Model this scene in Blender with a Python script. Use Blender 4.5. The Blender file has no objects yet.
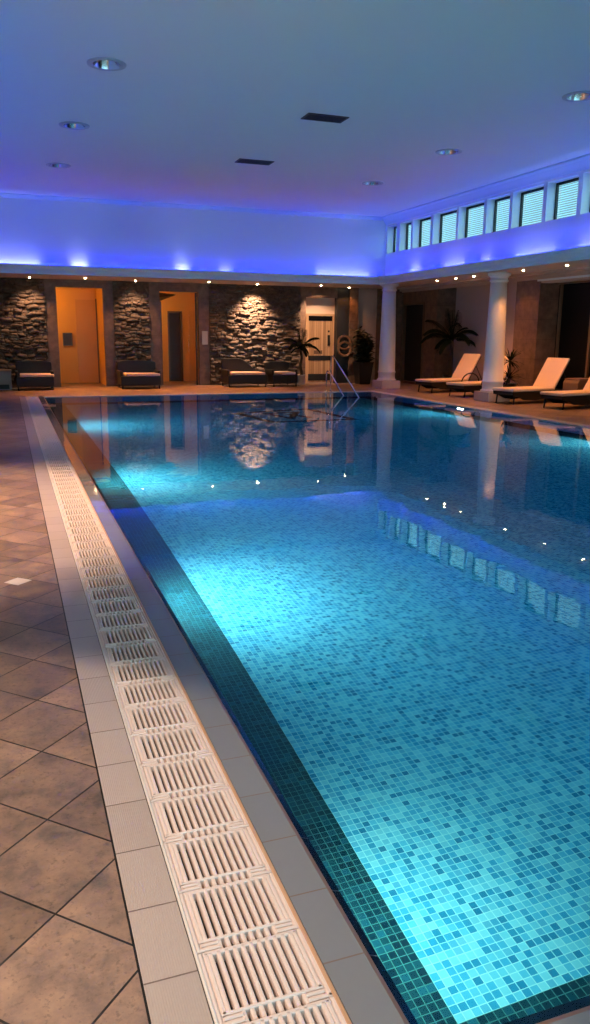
import bpy, bmesh, math, random
import numpy as np
from mathutils import Vector, Matrix
random.seed(7); np.random.seed(7)
sc = bpy.context.scene
COL = sc.collection
PI = math.pi

# ------------------------------------------------------------------ camera
S = 1.45
yaw, pitch, roll, FPX = math.radians(19.8135), math.radians(12.7483), math.radians(0.4975), 787.714
Fw = Vector((math.sin(yaw)*math.cos(pitch), math.cos(yaw)*math.cos(pitch), -math.sin(pitch)))
Rt = Vector((math.cos(yaw), -math.sin(yaw), 0)); Up = Rt.cross(Fw)
R2 = math.cos(roll)*Rt + math.sin(roll)*Up
U2 = -math.sin(roll)*Rt + math.cos(roll)*Up
cam_d = bpy.data.cameras.new('camera'); cam = bpy.data.objects.new('camera', cam_d); COL.objects.link(cam)
cam.matrix_world = Matrix(((R2.x, U2.x, -Fw.x, 0), (R2.y, U2.y, -Fw.y, 0), (R2.z, U2.z, -Fw.z, S), (0, 0, 0, 1)))
cam_d.sensor_fit = 'VERTICAL'; cam_d.sensor_height = 24; cam_d.lens = FPX/1024*24
cam_d.clip_start = 0.05; cam_d.clip_end = 200
sc.camera = cam

# ------------------------------------------------------------------ view, world
sc.view_settings.view_transform = 'Standard'; sc.view_settings.look = 'None'
sc.view_settings.gamma = 1; sc.view_settings.use_curve_mapping = False
sc.view_settings.exposure = 0.0
sc.cycles.use_denoising = True
sc.cycles.max_bounces = 10; sc.cycles.diffuse_bounces = 5; sc.cycles.glossy_bounces = 5; sc.cycles.transmission_bounces = 6
sc.cycles.sample_clamp_indirect = 12
w = bpy.data.worlds.new('dusk_sky'); sc.world = w; w.use_nodes = True
# evening sky, made brighter behind the camera to feed the added front windows
_n = w.node_tree.nodes; _l = w.node_tree.links
_tc = _n.new('ShaderNodeTexCoord'); _sx = _n.new('ShaderNodeSeparateXYZ'); _l.new(_tc.outputs['Generated'], _sx.inputs[0])
_mr = _n.new('ShaderNodeMapRange'); _l.new(_sx.outputs[1], _mr.inputs[0])
_mr.inputs[1].default_value = .3; _mr.inputs[2].default_value = -.6; _mr.inputs[3].default_value = 1.5; _mr.inputs[4].default_value = 5.0
_n['Background'].inputs[0].default_value = (0.31, 0.70, 0.84, 1); _l.new(_mr.outputs[0], _n['Background'].inputs[1])

# light levels (watts / emission strengths)
BLUE = (0.0, 0.008, 1.0); WARM = (1.0, 0.37, 0.09); WARMW = (1.0, 0.62, 0.38); DECKW = (1.0, .74, .56)
E_COVE = 13.0        # per metre of blue strip
E_POOL = 400.0       # pool lamp lens emission
E_WASH = 55.0
E_SPOT = 150.0

# ------------------------------------------------------------------ helpers
def tag(o, label=None, cat=None, group=None, kind=None):
    if label: o['label'] = label
    if cat: o['category'] = cat
    if group: o['group'] = group
    if kind: o['kind'] = kind
    return o
def empty(name, loc, rz=0):
    o = bpy.data.objects.new(name, None); COL.objects.link(o); o.empty_display_size = .1
    o.location = loc; o.rotation_euler = (0, 0, rz); return o
def copy_tree(o, parent=None):
    c = o.copy(); COL.objects.link(c)
    if parent is not None: c.parent = parent
    for ch in list(o.children): copy_tree(ch, c)
    return c

class MB:
    def __init__(s): s.v = []; s.f = []; s.sm = []
    def add(s, vs, fs, smooth=False):
        n = len(s.v); s.v += [tuple(v) for v in vs]
        for f in fs: s.f.append(tuple(i+n for i in f)); s.sm.append(smooth)
        return s
    def box(s, x0, x1, y0, y1, z0, z1):
        return s.add([(x0,y0,z0),(x1,y0,z0),(x1,y1,z0),(x0,y1,z0),(x0,y0,z1),(x1,y0,z1),(x1,y1,z1),(x0,y1,z1)],
                     [(0,3,2,1),(4,5,6,7),(0,1,5,4),(1,2,6,5),(2,3,7,6),(3,0,4,7)])
    def cbox(s, x0, x1, y0, y1, z0, z1, c=.005):
        # box with chamfered top edges
        s.add([(x0,y0,z0),(x1,y0,z0),(x1,y1,z0),(x0,y1,z0),(x0,y0,z1-c),(x1,y0,z1-c),(x1,y1,z1-c),(x0,y1,z1-c),
               (x0+c,y0+c,z1),(x1-c,y0+c,z1),(x1-c,y1-c,z1),(x0+c,y1-c,z1)],
              [(0,3,2,1),(8,9,10,11),(0,1,5,4),(1,2,6,5),(2,3,7,6),(3,0,4,7),(4,5,9,8),(5,6,10,9),(6,7,11,10),(7,4,8,11)])
        return s
    def prism(s, poly, axis, a, b):
        # poly in the two other axes; extruded along axis
        n = len(poly)
        def P(p, t):
            if axis == 'x': return (t, p[0], p[1])
            if axis == 'y': return (p[0], t, p[1])
            return (p[0], p[1], t)
        vs = [P(p, a) for p in poly]+[P(p, b) for p in poly]
        fs = [tuple(range(n))[::-1], tuple(range(n, 2*n))]+[(i, (i+1) % n, n+(i+1) % n, n+i) for i in range(n)]
        return s.add(vs, fs)
    def lathe(s, prof, c=(0,0,0), n=24, cap=True):
        vs = []; fs = []
        for r, z in prof:
            for k in range(n):
                a = 2*PI*k/n; vs.append((c[0]+r*math.cos(a), c[1]+r*math.sin(a), c[2]+z))
        m = len(prof)
        for i in range(m-1):
            for k in range(n):
                fs.append((i*n+k, i*n+(k+1) % n, (i+1)*n+(k+1) % n, (i+1)*n+k))
        if cap:
            fs.append(tuple(range(n))[::-1]); fs.append(tuple((m-1)*n+k for k in range(n)))
        return s.add(vs, fs, True)
    def tube(s, pts, r, n=8, cap=True, close=False):
        pts = [Vector(p) for p in pts]; m = len(pts); rs = r if isinstance(r, (list, tuple)) else [r]*m
        up = None; vs = []; fs = []
        for i, p in enumerate(pts):
            if close: t = pts[(i+1) % m]-pts[i-1]
            else: t = (pts[min(i+1, m-1)]-pts[max(i-1, 0)])
            t.normalize()
            if up is None:
                up = Vector((0, 0, 1)) if abs(t.z) < .9 else Vector((1, 0, 0))
            a = t.cross(up).normalized(); b = a.cross(t).normalized(); up = b
            for k in range(n):
                th = 2*PI*k/n; vs.append(p+rs[i]*(math.cos(th)*a+math.sin(th)*b))
        for i in range(m if close else m-1):
            j = (i+1) % m
            for k in range(n): fs.append((i*n+k, i*n+(k+1) % n, j*n+(k+1) % n, j*n+k))
        if cap and not close: fs.append(tuple(range(n))[::-1]); fs.append(tuple((m-1)*n+k for k in range(n)))
        return s.add(vs, fs, True)
    def build(s, name, m, parent=None, bevel=0, seg=2):
        me = bpy.data.meshes.new(name); me.from_pydata(s.v, [], s.f)
        me.polygons.foreach_set('use_smooth', s.sm); me.validate()
        bm = bmesh.new(); bm.from_mesh(me); bmesh.ops.recalc_face_normals(bm, faces=bm.faces); bm.to_mesh(me); bm.free()
        me.materials.append(m); me.update()
        o = bpy.data.objects.new(name, me); COL.objects.link(o)
        if parent is not None: o.parent = parent
        if bevel:
            b = o.modifiers.new('bevel', 'BEVEL'); b.width = bevel; b.segments = seg; b.limit_method = 'ANGLE'
            for p in me.polygons: p.use_smooth = True
            w_ = o.modifiers.new('wn', 'WEIGHTED_NORMAL'); w_.keep_sharp = True
        return o
    def struct(s, name, m, **k): return tag(s.build(name, m, **k), kind='structure')

# ------------------------------------------------------------------ materials
def mat(name, color=(.5,.5,.5), rough=.5, metal=0, spec=None, emit=None, es=0):
    m = bpy.data.materials.new(name); m.use_nodes = True; b = m.node_tree.nodes['Principled BSDF']
    b.inputs['Base Color'].default_value = (*color, 1); b.inputs['Roughness'].default_value = rough
    b.inputs['Metallic'].default_value = metal
    if spec is not None: b.inputs['Specular IOR Level'].default_value = spec
    if emit: b.inputs['Emission Color'].default_value = (*emit, 1); b.inputs['Emission Strength'].default_value = es
    return m
class NT:
    def __init__(s, m): s.m = m; s.t = m.node_tree; s.b = s.t.nodes['Principled BSDF']
    def n(s, ty, **k):
        x = s.t.nodes.new(ty)
        for a, v in k.items(): setattr(x, a, v)
        return x
    def l(s, a, b): s.t.links.new(a, b)
    def val(s, x, v):
        if hasattr(v, 'links') or isinstance(v, bpy.types.NodeSocket): s.l(v, x)
        else: x.default_value = v
    def math(s, op, a, b=0.0, c=None):
        x = s.n('ShaderNodeMath', operation=op); s.val(x.inputs[0], a); s.val(x.inputs[1], b)
        if c is not None: s.val(x.inputs[2], c)
        return x.outputs[0]
    def pos(s):
        g = s.n('ShaderNodeNewGeometry'); x = s.n('ShaderNodeSeparateXYZ'); s.l(g.outputs['Position'], x.inputs[0])
        return g.outputs['Position'], x.outputs[0], x.outputs[1], x.outputs[2]
    def comb(s, a, b, c=0.0):
        x = s.n('ShaderNodeCombineXYZ'); s.val(x.inputs[0], a); s.val(x.inputs[1], b); s.val(x.inputs[2], c); return x.outputs[0]
    def noise(s, vec, scale, detail=3, rough=.5):
        x = s.n('ShaderNodeTexNoise'); s.l(vec, x.inputs['Vector']); x.inputs['Scale'].default_value = scale
        x.inputs['Detail'].default_value = detail; x.inputs['Roughness'].default_value = rough; return x.outputs['Fac']
    def white(s, vec):
        x = s.n('ShaderNodeTexWhiteNoise', noise_dimensions='3D'); s.l(vec, x.inputs['Vector']); return x.outputs
    def ramp(s, f, stops, interp='LINEAR'):
        x = s.n('ShaderNodeValToRGB'); s.val(x.inputs[0], f); r = x.color_ramp; r.interpolation = interp
        while len(r.elements) < len(stops): r.elements.new(.5)
        for e, (p, c) in zip(r.elements, stops): e.position = p; e.color = (*c, 1)
        return x.outputs[0]
    def mix(s, f, a, b, mode='MIX'):
        x = s.n('ShaderNodeMix', data_type='RGBA', blend_type=mode); s.val(x.inputs[0], f)
        for i, v in ((6, a), (7, b)):
            if isinstance(v, tuple): x.inputs[i].default_value = (*v, 1)
            else: s.l(v, x.inputs[i])
        return x.outputs[2]
    def bump(s, h, dist, strength=1.0):
        x = s.n('ShaderNodeBump'); s.l(h, x.inputs['Height']); x.inputs['Distance'].default_value = dist
        x.inputs['Strength'].default_value = strength; s.l(x.outputs[0], s.b.inputs['Normal']); return x
    def cell(s, co, pitch, off=0.0, gap=.003):
        # returns cell index and grout mask (1 in the joint)
        t = s.math('DIVIDE', s.math('SUBTRACT', co, off), pitch)
        i = s.math('FLOOR', t); f = s.math('SUBTRACT', t, i)
        d = s.math('ABSOLUTE', s.math('SUBTRACT', f, .5))
        g = s.math('GREATER_THAN', d, .5-gap/2/pitch)
        return i, g

M = {}
M['plaster'] = mat('white_plaster', (.80, .80, .79), .7)
M['ceil'] = mat('ceiling_paint', (.80, .80, .79), .8)
M['trim'] = mat('trim_paint', (.60, .68, .71), .45)
M['column'] = mat('column_paint', (.68, .65, .61), .4)
M['beige'] = mat('beige_paint', (.42, .33, .26), .7)
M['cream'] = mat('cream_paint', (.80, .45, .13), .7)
M['white_plastic'] = mat('grate_plastic', (.76, .66, .62), .42)
M['dark_void'] = mat('dark_channel', (.012, .014, .018), .6)
M['chrome'] = mat('chrome', (.85, .85, .87), .12, 1.0)
M['dark_metal'] = mat('dark_metal', (.03, .03, .035), .4, .6)
M['black'] = mat('black_paint', (.008, .008, .009), .5)
M['wicker'] = mat('dark_wicker', (.009, .007, .006), .6)
M['cushion'] = mat('cream_cushion', (.66, .50, .38), .8)
M['leaf'] = mat('dark_leaf', (.004, .008, .004), .9, spec=.1)
M['leaf2'] = mat('green_leaf', (.007, .012, .005), .5)
M['trunk'] = mat('palm_trunk', (.06, .04, .025), .9)
M['soil'] = mat('soil', (.02, .014, .01), .95)
M['pot_white'] = mat('white_pot', (.70, .64, .58), .4)
M['pot_black'] = mat('black_pot', (.012, .011, .011), .35)
M['dark_glass'] = mat('dark_glass', (.004, .004, .005), .35, spec=.08)
M['bronze'] = mat('bronze_frame', (.16, .09, .05), .4, .3)
M['grey_plate'] = mat('grey_plate', (.45, .45, .45), .4)
M['rubber'] = mat('lifebuoy', (.16, .07, .03), .6)
M['reflector'] = mat('reflector', (.75, .75, .75), .16, 1.0)
M['niche_lit'] = mat('lit_niche_paint', (.74, .56, .42), .7)  # beige lightened, the downlight's brightness put into the colour
M['lens'] = mat('lamp_lens', (1, 1, 1), .4, emit=(1.0, .62, .34), es=65)
M['lens_low'] = mat('lamp_lens_low', (1, 1, 1), .4, emit=(1.0, .55, .2), es=2.5)
M['lens_dim'] = mat('lamp_lens_ceiling', (1, 1, 1), .4, emit=(1.0, .80, .62), es=3)
M['pool_lens'] = mat('pool_lamp_lens', (1, 1, 1), .4, emit=(.80, 1.0, .88), es=E_POOL)
M['led'] = mat('led_strip', (.8, .8, .8), .5, emit=BLUE, es=6)
M['motif'] = mat('black_mosaic', (.006, .010, .016), .5)

# brown pilaster cladding
def clad(name, c1, c2):
    m = mat(name, c1, .5); t = NT(m); p, x, y, z = t.pos()
    f = t.noise(p, 6, 4, .65)
    col = t.ramp(f, [(.3, c1), (.7, c2)])
    iz, gz = t.cell(z, .45, .02, .008)
    t.l(t.mix(t.math('MULTIPLY', gz, .6), col, tuple(c*.35 for c in c1)), t.b.inputs['Base Color'])
    return m
M['clad'] = clad('brown_stone_cladding', (.085, .048, .03), (.20, .115, .07))
M['wood'] = mat('oak_planks', (.5, .3, .16), .5)
t = NT(M['wood']); p, x, y, z = t.pos()
ix, gx = t.cell(x, .075, 0, .005); wn = t.white(t.comb(ix, 3.0, 1.0))
g = t.noise(t.comb(t.math('MULTIPLY', x, 30.0), y, t.math('MULTIPLY', z, 1.5)), 1.5, 3)
c = t.ramp(t.math('ADD', t.math('MULTIPLY', wn[0], .6), t.math('MULTIPLY', g, .4)), [(.1, (.24, .13, .06)), (.9, (.55, .34, .18))])
t.l(t.mix(gx, c, (.08, .04, .02)), t.b.inputs['Base Color'])

# stone wall
M['stone'] = mat('split_stone', (.2, .15, .11), .75)
t = NT(M['stone']); p, x, y, z = t.pos()
f = t.noise(p, 9, 5, .65); f2 = t.noise(p, 2.2, 2)
t.l(t.ramp(t.math('ADD', t.math('MULTIPLY', f, .6), t.math('MULTIPLY', f2, .4)), [(.3, (.035, .024, .018)), (.7, (.15, .10, .07))]), t.b.inputs['Base Color'])
t.bump(t.noise(p, 40, 5, .7), .012, .7)

# deck slate tiles laid on the diagonal
DD = .4235
def deck_material():
    m = mat('slate_deck', (.3, .22, .18), .45); t = NT(m); p, x, y, z = t.pos()
    a = t.math('ADD', x, y); b = t.math('SUBTRACT', y, x)
    ia, ga = t.cell(a, DD, 2.703, .0085); ib, gb = t.cell(b, DD, 2.2384, .0085)
    g = t.math('MAXIMUM', ga, gb)
    wn = t.white(t.comb(ia, ib))
    v = t.n('ShaderNodeVectorMath', operation='ADD'); t.l(p, v.inputs[0])
    sc_ = t.n('ShaderNodeVectorMath', operation='SCALE'); t.l(wn[1], sc_.inputs[0]); sc_.inputs['Scale'].default_value = 9; t.l(sc_.outputs[0], v.inputs[1])
    f = t.noise(v.outputs[0], 8, 9, .68)
    c = t.ramp(f, [(.30, (.12, .095, .085)), (.48, (.245, .165, .125)), (.70, (.37, .24, .165))])
    f3 = t.noise(v.outputs[0], 55, 4, .7)
    c = t.mix(t.ramp(f3, [(.34, (.55,)*3), (.46, (0,)*3)]), c, (.10, .075, .065))
    br = t.math('ADD', .72, t.math('MULTIPLY', wn[0], .5))
    sc2 = t.n('ShaderNodeVectorMath', operation='SCALE'); t.l(c, sc2.inputs[0]); t.l(br, sc2.inputs['Scale'])
    # the pale marker tile
    t.l(t.mix(g, sc2.outputs[0], (.022, .02, .02)), t.b.inputs['Base Color'])
    t.l(t.ramp(f, [(.3, (.30,)*3), (.7, (.5,)*3)]), t.b.inputs['Roughness'])
    h = t.math('SUBTRACT', t.math('ADD', t.math('MULTIPLY', f, .5), t.math('MULTIPLY', f3, .25)), t.math('MULTIPLY', g, 1.0))
    t.bump(h, .004, .6)
    return m
M['deck'] = deck_material()

def strip_material(name, c, off, pitch, ribbed=False, tilt=0.0, rough=.35, axis='y', var=.12, joint=(.2, .15, .13)):
    m = mat(name, c, rough); t = NT(m); p, x, y, z = t.pos()
    co = y if axis == 'y' else x
    i, g = t.cell(co, pitch, off, .0045); wn = t.white(t.comb(i, 5.0, 2.0))
    f = t.noise(p, 60, 4, .7)
    br = t.math('ADD', 1-var, t.math('ADD', t.math('MULTIPLY', wn[0], var), t.math('MULTIPLY', f, var)))
    s_ = t.n('ShaderNodeVectorMath', operation='SCALE'); s_.inputs[0].default_value = c; t.l(br, s_.inputs['Scale'])
    t.l(t.mix(g, s_.outputs[0], joint), t.b.inputs['Base Color'])
    if ribbed:
        h = t.math('SINE', t.math('MULTIPLY', x, 2*PI/.006)); t.bump(t.math('ADD', t.math('MULTIPLY', h, .5), t.math('MULTIPLY', g, -2.0)), .0006, .7)
    if tilt:
        v = t.n('ShaderNodeVectorMath', operation='SUBTRACT'); t.l(wn[1], v.inputs[0]); v.inputs[1].default_value = (.5, .5, .5)
        s2 = t.n('ShaderNodeVectorMath', operation='SCALE'); t.l(v.outputs[0], s2.inputs[0]); s2.inputs['Scale'].default_value = tilt
        a = t.n('ShaderNodeVectorMath', operation='ADD'); t.l(s2.outputs[0], a.inputs[0])
        ge = t.n('ShaderNodeNewGeometry'); t.l(ge.outputs['Normal'], a.inputs[1])
        nn = t.n('ShaderNodeVectorMath', operation='NORMALIZE'); t.l(a.outputs[0], nn.inputs[0]); t.l(nn.outputs[0], t.b.inputs['Normal'])
    return m
M['strip'] = strip_material('ribbed_edge_tile', (.46, .39, .355), 1.537, .2445, ribbed=True)
M['coping'] = strip_material('glossy_grey_coping', (.215, .225, .245), 1.459, .2405, tilt=.014, rough=.05, var=.06)
M['coping'].node_tree.nodes['Principled BSDF'].inputs['Specular IOR Level'].default_value = .85
M['coping_lip'] = mat('coping_lip', (.20, .12, .09), .4)
M['rim'] = strip_material('dark_rim_tile', (.006, .010, .022), 1.459, .2405, rough=.2, joint=(.10, .08, .08))
M['coping_far'] = strip_material('pale_coping', (.55, .50, .46), 1.459, .24, axis='x', rough=.3)
M['coping_right'] = strip_material('pale_coping_side', (.55, .50, .46), 1.459, .24, rough=.3)

# pool mosaic; the dark border runs round the floor
PX0, PX1, PY0, PY1 = .7236, 8.86, 1.170, 18.905
BX0, BY0, BX1, BY1 = 1.141, 1.683, 8.44, 18.4
def mosaic():
    m = mat('pool_mosaic', (.2, .6, .6), .35); t = NT(m); p, x, y, z = t.pos()
    P = .0302
    geo = t.n('ShaderNodeNewGeometry'); sn = t.n('ShaderNodeSeparateXYZ'); t.l(geo.outputs['True Normal'], sn.inputs[0])
    up = t.math('GREATER_THAN', sn.outputs[2], .7)
    isx = t.math('GREATER_THAN', t.math('ABSOLUTE', sn.outputs[0]), .7)     # wall facing +-X
    # u: x except on x-facing walls (y); v: y on floor, z on walls
    u = t.math('ADD', t.math('MULTIPLY', isx, y), t.math('MULTIPLY', t.math('SUBTRACT', 1.0, isx), x))
    v = t.math('ADD', t.math('MULTIPLY', up, y), t.math('MULTIPLY', t.math('SUBTRACT', 1.0, up), z))
    iu, gu = t.cell(u, P, BX0, .0032); iv, gv = t.cell(v, P, BY0, .0032)
    g = t.math('MAXIMUM', gu, gv); wn = t.white(t.comb(iu, iv, up))
    light = t.ramp(wn[0], [(0, (.01, .13, .20)), (.12, (.02, .19, .27)), (.30, (.05, .27, .35)), (.52, (.12, .37, .41)), (.78, (.24, .47, .445)), (1, (.05, .24, .32))])
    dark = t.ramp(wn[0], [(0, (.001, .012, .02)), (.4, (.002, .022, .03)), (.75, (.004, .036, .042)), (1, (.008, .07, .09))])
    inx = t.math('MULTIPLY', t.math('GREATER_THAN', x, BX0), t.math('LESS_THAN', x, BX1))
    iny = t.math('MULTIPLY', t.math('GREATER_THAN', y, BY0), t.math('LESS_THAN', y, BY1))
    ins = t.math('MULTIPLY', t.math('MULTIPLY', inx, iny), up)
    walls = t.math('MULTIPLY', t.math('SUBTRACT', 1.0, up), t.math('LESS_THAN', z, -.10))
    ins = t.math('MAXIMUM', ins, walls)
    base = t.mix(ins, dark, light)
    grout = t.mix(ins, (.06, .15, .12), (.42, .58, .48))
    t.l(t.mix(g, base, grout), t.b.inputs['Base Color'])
    t.b.inputs['Specular IOR Level'].default_value = .2
    return m
M['mosaic'] = mosaic()

# water
M['water'] = bpy.data.materials.new('pool_water'); M['water'].use_nodes = True
nt = M['water'].node_tree; nt.nodes.clear()
o_ = nt.nodes.new('ShaderNodeOutputMaterial'); gl = nt.nodes.new('ShaderNodeBsdfGlass'); gl.inputs['IOR'].default_value = 1.33; gl.inputs['Roughness'].default_value = 0.0
gl.inputs['Color'].default_value = (.86, 1.0, 1.0, 1)
nt.links.new(gl.outputs[0], o_.inputs['Surface'])
va = nt.nodes.new('ShaderNodeVolumeAbsorption'); va.inputs['Color'].default_value = (0.27, .75, .95, 1); va.inputs['Density'].default_value = .85; nt.links.new(va.outputs[0], o_.inputs['Volume'])
ge = nt.nodes.new('ShaderNodeNewGeometry'); n1 = nt.nodes.new('ShaderNodeTexNoise'); n2 = nt.nodes.new('ShaderNodeTexNoise')
nt.links.new(ge.outputs['Position'], n1.inputs['Vector']); nt.links.new(ge.outputs['Position'], n2.inputs['Vector'])
n1.inputs['Scale'].default_value = 3.5; n1.inputs['Detail'].default_value = 2
n2.inputs['Scale'].default_value = 1.1; n2.inputs['Detail'].default_value = 1
ad = nt.nodes.new('ShaderNodeMath'); ad.operation = 'MULTIPLY_ADD'; nt.links.new(n2.outputs['Fac'], ad.inputs[0]); ad.inputs[1].default_value = 2.0; nt.links.new(n1.outputs['Fac'], ad.inputs[2])
bp = nt.nodes.new('ShaderNodeBump'); bp.inputs['Distance'].default_value = .0012; bp.inputs['Strength'].default_value = .8
nt.links.new(ad.outputs[0], bp.inputs['Height']); nt.links.new(bp.outputs[0], gl.inputs['Normal'])

# venetian blind cloth (translucent slats lit by the dusk sky)
M['blind'] = bpy.data.materials.new('blind_slat'); M['blind'].use_nodes = True
nt = M['blind'].node_tree; nt.nodes.clear()
o_ = nt.nodes.new('ShaderNodeOutputMaterial'); a = nt.nodes.new('ShaderNodeBsdfTranslucent'); b = nt.nodes.new('ShaderNodeBsdfDiffuse'); mx = nt.nodes.new('ShaderNodeMixShader')
a.inputs[0].default_value = (.25, .36, .40, 1); b.inputs[0].default_value = (.5, .6, .65, 1); mx.inputs[0].default_value = .25
nt.links.new(a.outputs[0], mx.inputs[1]); nt.links.new(b.outputs[0], mx.inputs[2]); nt.links.new(mx.outputs[0], o_.inputs['Surface'])
M['glass'] = bpy.data.materials.new('window_glass'); M['glass'].use_nodes = True
nt = M['glass'].node_tree; nt.nodes.clear()
o_ = nt.nodes.new('ShaderNodeOutputMaterial'); a = nt.nodes.new('ShaderNodeBsdfTransparent'); b = nt.nodes.new('ShaderNodeBsdfGlossy'); mx = nt.nodes.new('ShaderNodeMixShader')
b.inputs['Roughness'].default_value = .02; mx.inputs[0].default_value = .07
nt.links.new(a.outputs[0], mx.inputs[1]); nt.links.new(b.outputs[0], mx.inputs[2]); nt.links.new(mx.outputs[0], o_.inputs['Surface'])

# ------------------------------------------------------------------ room shell
XW0, XW1, YW0, YW1 = -1.95, 11.5, -2.6, 22.35      # outer walls
FX0, FX1, FY0, FY1 = -.22, 9.8, -1.0, 20.5         # cornice face rectangle
UX0, UX1, UY1 = -.72, 10.3, 21.2                   # walls above the cornice
ZS, ZC0, ZC1, ZH = 2.79, 2.80, 3.0, 4.66
L1, L2, L2b = .1906, .325, .604

# floor: four slabs round the pool
f = MB()
f.box(XW0, L1, YW0, YW1, -.12, 0)
f.box(9.10, 12.4, YW0, YW1, -.12, 0)
f.box(L1, 9.10, 19.15, YW1, -.12, 0)
f.box(.985+.0, 9.10, YW0, .93, -.12, 0)
f.box(L1, .985, YW0, .60, -.12, 0)
f.box(.2, 10.6, YW1, 24.8, -.12, 0)
f.struct('floor', M['deck'])
MB().box(L1+.006, L2-.003, .60, 19.15, -.05, 0).struct('trim_1', M['strip'])
MB().box(L1-.002, L1+.006, .60, 19.15, -.05, -.003).struct('trim_2', M['black'])
# gutter channel
g = MB(); g.box(L2-.008, L2b+.008, .60, 19.15, -.22, -.16); g.box(L2-.003, L2, .60, 19.15, -.16, -.004); g.box(L2b, L2b+.002, .60, 19.15, -.16, -.002)
g.struct('trim_3', M['dark_void'])
# coping, left side (polished), near side
c = MB(); c.box(L2b+.002, .7115, .60, 19.15, -.16, 0); c.box(.7115, .985, .60, 1.145, -.16, 0); c.box(.985, 9.10, .93, 1.145, -.16, 0)
c.struct('trim_4', M['coping'])
c = MB(); c.prism([(.7115, 0), (PX0, -.005), (PX0, -.16), (.7115, -.16)], 'y', 1.145, 18.905); c.prism([(1.145, 0), (PY0-.012, -.005), (PY0-.012, -.16), (1.145, -.16)], 'x', .7115, 8.86)
c.struct('trim_5', M['coping_lip'])
c = MB(); c.prism([(PX0, -.009), (PX0+.026, -.026), (PX0+.026, -.10), (PX0, -.16)], 'y', PY0-.012, PY1)
c.prism([(PY0-.012, -.009), (PY0+.024, -.026), (PY0+.024, -.10), (PY0-.012, -.16)], 'x', PX0, PX1)
c.struct('trim_6', M['rim'])
MB().box(L1, 9.10, 18.905, 19.15, -.16, 0).struct('trim_7', M['coping_far'])
MB().box(8.86, 9.10, 1.145, 18.905, -.16, 0).struct('trim_8', M['coping_right'])

# pool basin
DZ = [(-.0, -.90), (9.0, -.92), (18.905, -1.45)]
b = MB()
z0, z1, z2 = -.90, -.90, -1.40
x0, x1 = PX0, PX1
vs = [(x0,PY0,z0),(x1,PY0,z0),(x1,9.0,z1),(x0,9.0,z1),(x1,PY1,z2),(x0,PY1,z2)]
b.add(vs, [(0,1,2,3),(3,2,4,5)])
T = -.02
b.add([(x0,PY0,z0),(x0,9,z1),(x0,PY1,z2),(x0,PY1,T),(x0,PY0,T)], [(0,1,2,3,4)])
b.add([(x1,PY0,z0),(x1,9,z1),(x1,PY1,z2),(x1,PY1,T),(x1,PY0,T)], [(4,3,2,1,0)])
b.add([(x0,PY0,z0),(x1,PY0,z0),(x1,PY0,T),(x0,PY0,T)], [(0,1,2,3)])
b.add([(x0,PY1,z2),(x1,PY1,z2),(x1,PY1,T),(x0,PY1,T)], [(3,2,1,0)])
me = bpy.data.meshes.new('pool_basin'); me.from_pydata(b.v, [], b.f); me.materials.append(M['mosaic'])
pb = bpy.data.objects.new('pool_basin', me); COL.objects.link(pb); tag(pb, kind='structure')
wv = MB().box(PX0-.10, PX1+.10, PY0-.10, PY1+.10, -1.62, -.012)
wat = wv.build('pool_water', M['water']); tag(wat, 'still clear turquoise water filling the swimming pool', 'water', kind='stuff')

# ceilings
CL = [(1.385, 10.8), (1.25, 14.0), (1.2, 17.3), (7.62, 9.78), (7.70, 13.4), (7.73, 16.65)]
def ceiling_sheet():
    bm = bmesh.new()
    def loop(pts):
        vs = [bm.verts.new((x, y, ZH)) for x, y in pts]
        for i in range(len(vs)): bm.edges.new((vs[i], vs[(i+1) % len(vs)]))
    loop([(UX0-.2, YW0), (UX1+.3, YW0), (UX1+.3, UY1+.2), (UX0-.2, UY1+.2)])
    for cx_, cy_ in CL: loop([(cx_+.19*math.cos(2*PI*k/36), cy_+.19*math.sin(2*PI*k/36)) for k in range(36)])
    bmesh.ops.triangle_fill(bm, edges=bm.edges[:], use_beauty=True)
    me = bpy.data.meshes.new('ceiling'); bm.to_mesh(me); bm.free(); me.materials.append(M['ceil'])
    o = bpy.data.objects.new('ceiling', me); COL.objects.link(o); tag(o, kind='structure')
ceiling_sheet()
MB().box(UX0-.2, UX1+.3, YW0, UY1+.2, ZH+.25, ZH+.3).struct('ceiling', M['ceil'])
s = MB(); s.box(FX1+.02, 12.5, YW0, YW1+.02, ZS, ZS+.05); s.box(XW0, FX0-.02, YW0, YW1, ZS, ZS+.05); s.box(FX0-.02, FX1+.02, FY1+.02, YW1+.02, ZS, ZS+.05)
s.box(FX0-.02, FX1+.02, YW0, FY1*0-1.02, ZS, ZS+.05)
s.struct('ceiling', mat('soffit_paint', (.50, .43, .36), .7))

# cornice profile swept round the well (d = distance out into the well)
def sweep(prof, name, m, x0, x1, y0, y1):
    b = MB(); n = len(prof)
    vs = []
    for d, z in prof: vs += [(x0+d, y0+d, z), (x1-d, y0+d, z), (x1-d, y1-d, z), (x0+d, y1-d, z)]
    fs = []
    for i in range(n):
        j = (i+1) % n
        for k in range(4): q = (k+1) % 4; fs.append((i*4+k, i*4+q, j*4+q, j*4+k))
    b.add(vs, fs); return b.struct(name, m)
sweep([(-.06, ZC0-.01), (.0, ZC0-.01), (.0, ZC0+.03), (.02, ZC0+.045), (.02, ZC0+.10), (.045, ZC0+.125), (.075, ZC0+.135), (.075, ZC0+.155), (.10, ZC0+.165), (.10, ZC1), (.05, ZC1), (.03, ZC1-.10), (-.06, ZC1-.10)], 'trim_9', M['trim'], FX0, FX1, FY0, FY1)
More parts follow.
